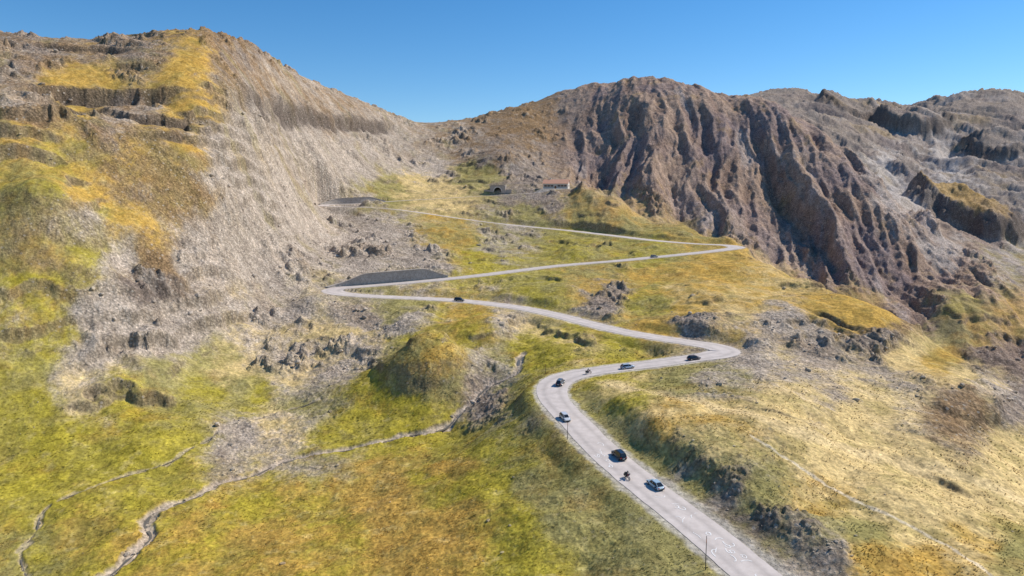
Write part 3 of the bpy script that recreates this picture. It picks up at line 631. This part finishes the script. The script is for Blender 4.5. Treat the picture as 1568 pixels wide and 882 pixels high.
# ------------------------------------------------------------------ motorcycles and riders
leather=simple('riding_suit',(.03,.03,.035),.6); helm=simple('helmet_paint',(.5,.5,.5),.25,coat=.6); bikep=simple('motorcycle_paint',(.25,.02,.02),.3,coat=.6); chrome=simple('chrome',(.5,.5,.5),.25,1)
def motorcycle():
    e=empty('motorcycle')
    for nm,x in (('rear_wheel',-.72),('front_wheel',.76)):
        mb=MB(); n_=20; v=[];f=[]
        for i in range(n_):
            t=2*math.pi*i/n_
            for k in range(6):
                p_=2*math.pi*k/6; R_=.27+.055*math.cos(p_); v.append((x+R_*math.cos(t),.06*math.sin(p_),.325+R_*math.sin(t)))
        for i in range(n_):
            for k in range(6): f.append((i*6+k,((i+1)%n_)*6+k,((i+1)%n_)*6+(k+1)%6,i*6+(k+1)%6))
        mb.add(v,f,0)
        for i in range(6):
            t=math.pi*i/3; mb.cyl((x,0,.325),(x+.26*math.cos(t),0,.325+.26*math.sin(t)),.015,.012,5,1)
        mb.cyl((x,-.09,.325),(x,.09,.325),.05,.05,8,1); mb.obj(nm,[tyre,rim],e)
    mb=MB()
    for s_ in (-1,1):
        mb.cyl((.76,s_*.09,.325),(.52,s_*.09,.95),.028,.03,8,1); mb.cyl((-.72,s_*.1,.325),(-.15,s_*.1,.42),.035,.04,8,1)
        mb.cyl((.50,s_*.06,.98),(.36,s_*.38,1.05),.018,.018,6,0); mb.cyl((-.1,s_*.16,.28),(-.85,s_*.2,.42),.045,.055,8,1)
        mb.cyl((.42,s_*.2,1.04),(.5,s_*.34,1.18),.01,.01,5,0); mb.box((.5,s_*.36,1.2),(.02,.12,.08),0)
        mb.box((-.62,s_*.30,.68),(.42,.2,.34),0)
    mb.box((.02,0,.42),(.42,.3,.34),1); mb.box((-.45,0,.80),(.62,.26,.09),0); mb.box((-.75,0,.95),(.34,.36,.26),0)
    mb.cyl((.58,0,.90),(.70,0,.90),.11,.1,12,1)
    mb.obj('frame_engine_and_luggage',[trim,chrome],e)
    st=[(-.18,.10,.70,.86),(-.05,.14,.66,.95),(.15,.17,.66,1.02),(.34,.15,.70,1.02),(.52,.13,.72,1.05),(.66,.07,.82,1.0)]
    v=[];f=[];rg=8
    for x,w_,z0,z1 in st:
        for k in range(rg): t=2*math.pi*k/rg; v.append((x,w_*math.cos(t),(z0+z1)/2+(z1-z0)/2*math.sin(t)))
    for i in range(len(st)-1):
        for k in range(rg): f.append((i*rg+k,(i+1)*rg+k,(i+1)*rg+(k+1)%rg,i*rg+(k+1)%rg)[::-1])
    f+=[tuple(range(rg)),tuple(range((len(st)-1)*rg,len(st)*rg))[::-1]]
    mk('tank_and_fairing',v,f,bikep,parent=e,smooth=True)
    mk('windscreen',[(.62,-.16,1.02),(.62,.16,1.02),(.45,.13,1.32),(.45,-.13,1.32)],[(0,1,2,3)],glass,parent=e)
    return e
def rider():
    V=[(-.30,0,.95,.15,.17)];E=[]
    def add(par,p,r,r2=None): V.append((*p,r,r2 or r)); E.append((par,len(V)-1)); return len(V)-1
    a_=add(0,(-.22,0,1.12),.14,.17); c_=add(a_,(-.10,0,1.32),.15,.2); n_=add(c_,(-.04,0,1.46),.085); h=add(n_,(0,0,1.53),.07)
    for s_ in (-1,1):
        sh=add(c_,(-.05,s_*.2,1.40),.075); el=add(sh,(.08,s_*.34,1.15),.052); wr_=add(el,(.31,s_*.33,1.08),.034); pa=add(wr_,(.37,s_*.33,1.075),.032)
        for q_ in range(4): 
            k1=add(pa,(.415,s_*(.30+.025*q_),1.085),.011); k2=add(k1,(.43,s_*(.30+.025*q_),1.045),.010); add(k2,(.40,s_*(.30+.025*q_),1.03),.009)
        t1=add(wr_,(.36,s_*.27,1.06),.012); add(t1,(.40,s_*.262,1.035),.010)
        hp=add(0,(-.26,s_*.12,.92),.115); kn=add(hp,(.12,s_*.24,.80),.075); an=add(kn,(-.10,s_*.22,.40),.05); add(an,(.08,s_*.22,.34),.045)
    m_=bpy.data.meshes.new('motorcyclist'); m_.from_pydata([v[:3] for v in V],E,[]); m_.materials.append(leather)
    o=bpy.data.objects.new('motorcyclist',m_); scene.collection.objects.link(o)
    sk=o.modifiers.new('skin','SKIN')
    for i,v in enumerate(V):
        try: m_.skin_vertices[0].data[i].radius=(v[3],v[4]); m_.skin_vertices[0].data[i].use_root=(i==0)
        except Exception as ex: print('skin fail',ex); break
    ss_=o.modifiers.new('sub','SUBSURF'); ss_.levels=1; ss_.render_levels=1
    bm=bmesh.new(); bmesh.ops.create_uvsphere(bm,u_segments=16,v_segments=12,radius=.135)
    for v in bm.verts:
        v.co.x*=1.12
        if v.co.x>.06 and v.co.z<.02: v.co.x+=.03
    hm=bpy.data.meshes.new('helmet'); bm.to_mesh(hm); bm.free(); hm.materials.append(helm); hm.materials.append(glass)
    for p in hm.polygons: 
        p.use_smooth=True
        c=p.center
        if c.x>.075 and -.03<c.z<.075: p.material_index=1
    ho=bpy.data.objects.new('helmet',hm); scene.collection.objects.link(ho); ho.parent=o; ho.location=(.02,0,1.63)
    return o
for px,py in [(962,732),(897,571)]:
    m_=motorcycle(); M=on_road(m_,px,py); r_=rider(); r_.matrix_world=M
# ------------------------------------------------------------------ poles
polem=simple('weathered_pole',(.06,.055,.05),.8); orange=simple('pole_band',(.45,.12,.03),.6)
for px,py,h in [(1080,874,5.5),(869,673,4.2),(835,572,3.0),(1180,500,2.5)]:
    c=hit(px,py); e=empty('snow_pole',(c[0],c[1],height(c[0],c[1])))
    mb=MB(); mb.cyl((0,0,-.3),(0,0,h),.07,.045,8,0); mb.cyl((0,0,h*.8),(0,0,h*.92),.056,.052,8,1); mb.cyl((0,0,h),(0,0,h+.08),.06,.02,8,0); mb.obj('shaft',[polem,orange],e)
# ------------------------------------------------------------------ refuge house
render=simple('pale_render',(.60,.55,.49),.9,nscale=.8,var=.12); rooft=simple('rust_sheet_roof',(.68,.36,.23),.6,nscale=1.2,var=.2); woodm=simple('dark_window',(.03,.03,.035),.3); shutter=simple('shutter_wood',(.22,.08,.03),.7)
hz=height(HOUSE[0],HOUSE[1]); e=empty('stone_refuge_house',(HOUSE[0],HOUSE[1],hz)); e.rotation_euler=(0,0,math.radians(-14))
Lh,Dh,Hh,Rh=20,9,4.2,3.0
mb=MB(); x,y=Lh/2,Dh/2
v=[(-x,-y,-1.5),(x,-y,-1.5),(x,y,-1.5),(-x,y,-1.5),(-x,-y,Hh),(x,-y,Hh),(x,y,Hh),(-x,y,Hh),(-x,0,Hh+Rh),(x,0,Hh+Rh)]
mb.add(v,[(0,1,5,4),(2,3,7,6),(1,2,6,9,5),(3,0,4,8,7)]); mb.obj('walls',[render],e)
mb=MB(); k=Rh/y; o_=.6
for s_ in (-1,1):
    a0=(-x-.5,0,Hh+Rh+.06);b0=(x+.5,0,Hh+Rh+.06);c0=(x+.5,s_*(y+o_),Hh-k*o_+.06);d0=(-x-.5,s_*(y+o_),Hh-k*o_+.06)
    q4=[a0,b0,c0,d0]; v=q4+[(p[0],p[1],p[2]+.16) for p in q4]
    mb.add(v,[(0,1,2,3),(7,6,5,4),(0,4,5,1),(1,5,6,2),(2,6,7,3),(3,7,4,0)])
mb.obj('roof',[rooft],e)
mb=MB(); mb.box((-5,.8,Hh+Rh+.2),(.9,.9,2.2)); mb.box((-5,.8,Hh+Rh+1.38),(1.1,1.1,.14)); mb.obj('chimney',[render],e)
mb=MB()
for xx in (-8,-5.4,-2.8,2.8,5.4,8): 
    mb.box((xx,-y-.02,2.3),(1.0,.08,1.3),0); 
    for s_ in (-1,1): mb.box((xx+s_*.8,-y-.035,2.3),(.5,.07,1.4),1)
mb.box((0,-y-.03,1.1),(1.4,.1,2.3),1)
for yy in (-2,2): mb.box((-x-.02,yy,2.3),(.08,1.0,1.3),0); mb.box((x+.02,yy,2.3),(.08,1.0,1.3),0)
mb.obj('windows_and_door',[woodm,shutter],e)
# ------------------------------------------------------------------ tunnel portal
pz=float(PORT[2]); e=empty('tunnel_portal',(PORT[0],PORT[1],pz)); e.rotation_euler=(0,0,math.radians(-4))
pstone=simple('portal_stone',(.36,.315,.275),.9,nscale=1.5,var=.35,bump=.1); dark=simple('tunnel_darkness',(.02,.02,.02),.95)  # bore and its end cap coloured near-black, painting in the tunnel's inner shade
arch=[(3.0,0)]+[(3.0*math.cos(t),2.4+3.0*math.sin(t)) for t in np.linspace(0,math.pi,17)]+[(-3.0,0)]
outer=[]
for i,(ax,az) in enumerate(arch):
    if az<=2.41: outer.append((math.copysign(6.2,ax),0 if az==0 else 3.2))
    else:
        t=math.atan2(az-2.4,ax); c_,s_=math.cos(t),math.sin(t); kx=6.2/abs(c_) if abs(c_)>1e-6 else 99; kz=4.8/abs(s_); kk=min(kx,kz); outer.append((c_*kk,2.4+s_*kk))
n_=len(arch); mb=MB()
v=[(a_,0,c_) for a_,c_ in arch]+[(a_,0,c_) for a_,c_ in outer]+[(a_,9,c_) for a_,c_ in arch]+[(a_,9,c_) for a_,c_ in outer]
f=[(i,i+1,n_+i+1,n_+i) for i in range(n_-1)]; mb.add(v,f,0)
mb.add(v,[(i,2*n_+i,2*n_+i+1,i+1) for i in range(n_-1)],1); mb.add(v,[(n_+i,n_+i+1,3*n_+i+1,3*n_+i) for i in range(n_-1)],0); mb.add(v,[tuple(range(2*n_,3*n_))],1)
mb.box((0,-.05,7.42),(13.2,.9,.42),0)
for i in range(1,n_-2):
    (a_,c_),(a2,c2)=arch[i],arch[i+1]; mb.add([(a_,-.15,c_),(a2,-.15,c2),(a2*1.2,-.15,2.4+(c2-2.4)*1.2),(a_*1.2,-.15,2.4+(c_-2.4)*1.2)],[(0,1,2,3)],2)
for s_ in (-1,1): mb.box((s_*8.6,1.0,1.6),(4.6,.7,4.0),0)
mb.obj('facade_and_bore',[pstone,dark,render],e)
# ------------------------------------------------------------------ light
SUNAZ=math.radians(68); SUNEL=math.radians(43)
w=bpy.data.worlds.new('World'); scene.world=w; w.use_nodes=True; nt=w.node_tree
sky=nt.nodes.new('ShaderNodeTexSky'); sky.sky_type='NISHITA'; sky.sun_disc=False; sky.sun_elevation=SUNEL; sky.sun_rotation=SUNAZ; sky.altitude=2500; sky.dust_density=.1; sky.ozone_density=3.5; sky.air_density=1.25
hs=nt.nodes.new('ShaderNodeHueSaturation'); hs.inputs['Saturation'].default_value=1.3
nt.links.new(sky.outputs[0],hs.inputs['Color']); nt.links.new(hs.outputs[0],nt.nodes['Background'].inputs[0]); nt.nodes['Background'].inputs[1].default_value=.135
sl=bpy.data.lights.new('sun','SUN'); sl.energy=5.0; sl.angle=math.radians(.5); sl.color=(1,.93,.82)
so=bpy.data.objects.new('sun',sl); scene.collection.objects.link(so)
d=Vector((math.sin(SUNAZ)*math.cos(SUNEL),math.cos(SUNAZ)*math.cos(SUNEL),math.sin(SUNEL)))
so.rotation_euler=d.to_track_quat('Z','Y').to_euler(); so.location=(0,0,300)
cd=bpy.data.cameras.new('camera'); cd.lens=24; cd.sensor_width=36; cd.clip_start=1; cd.clip_end=20000
co=bpy.data.objects.new('camera',cd); scene.collection.objects.link(co); co.rotation_euler=(math.pi/2-PITCH,0,0); scene.camera=co
scene.view_settings.view_transform='Standard'; scene.view_settings.look='None'; scene.view_settings.exposure=0
print('done',time.time()-T0)
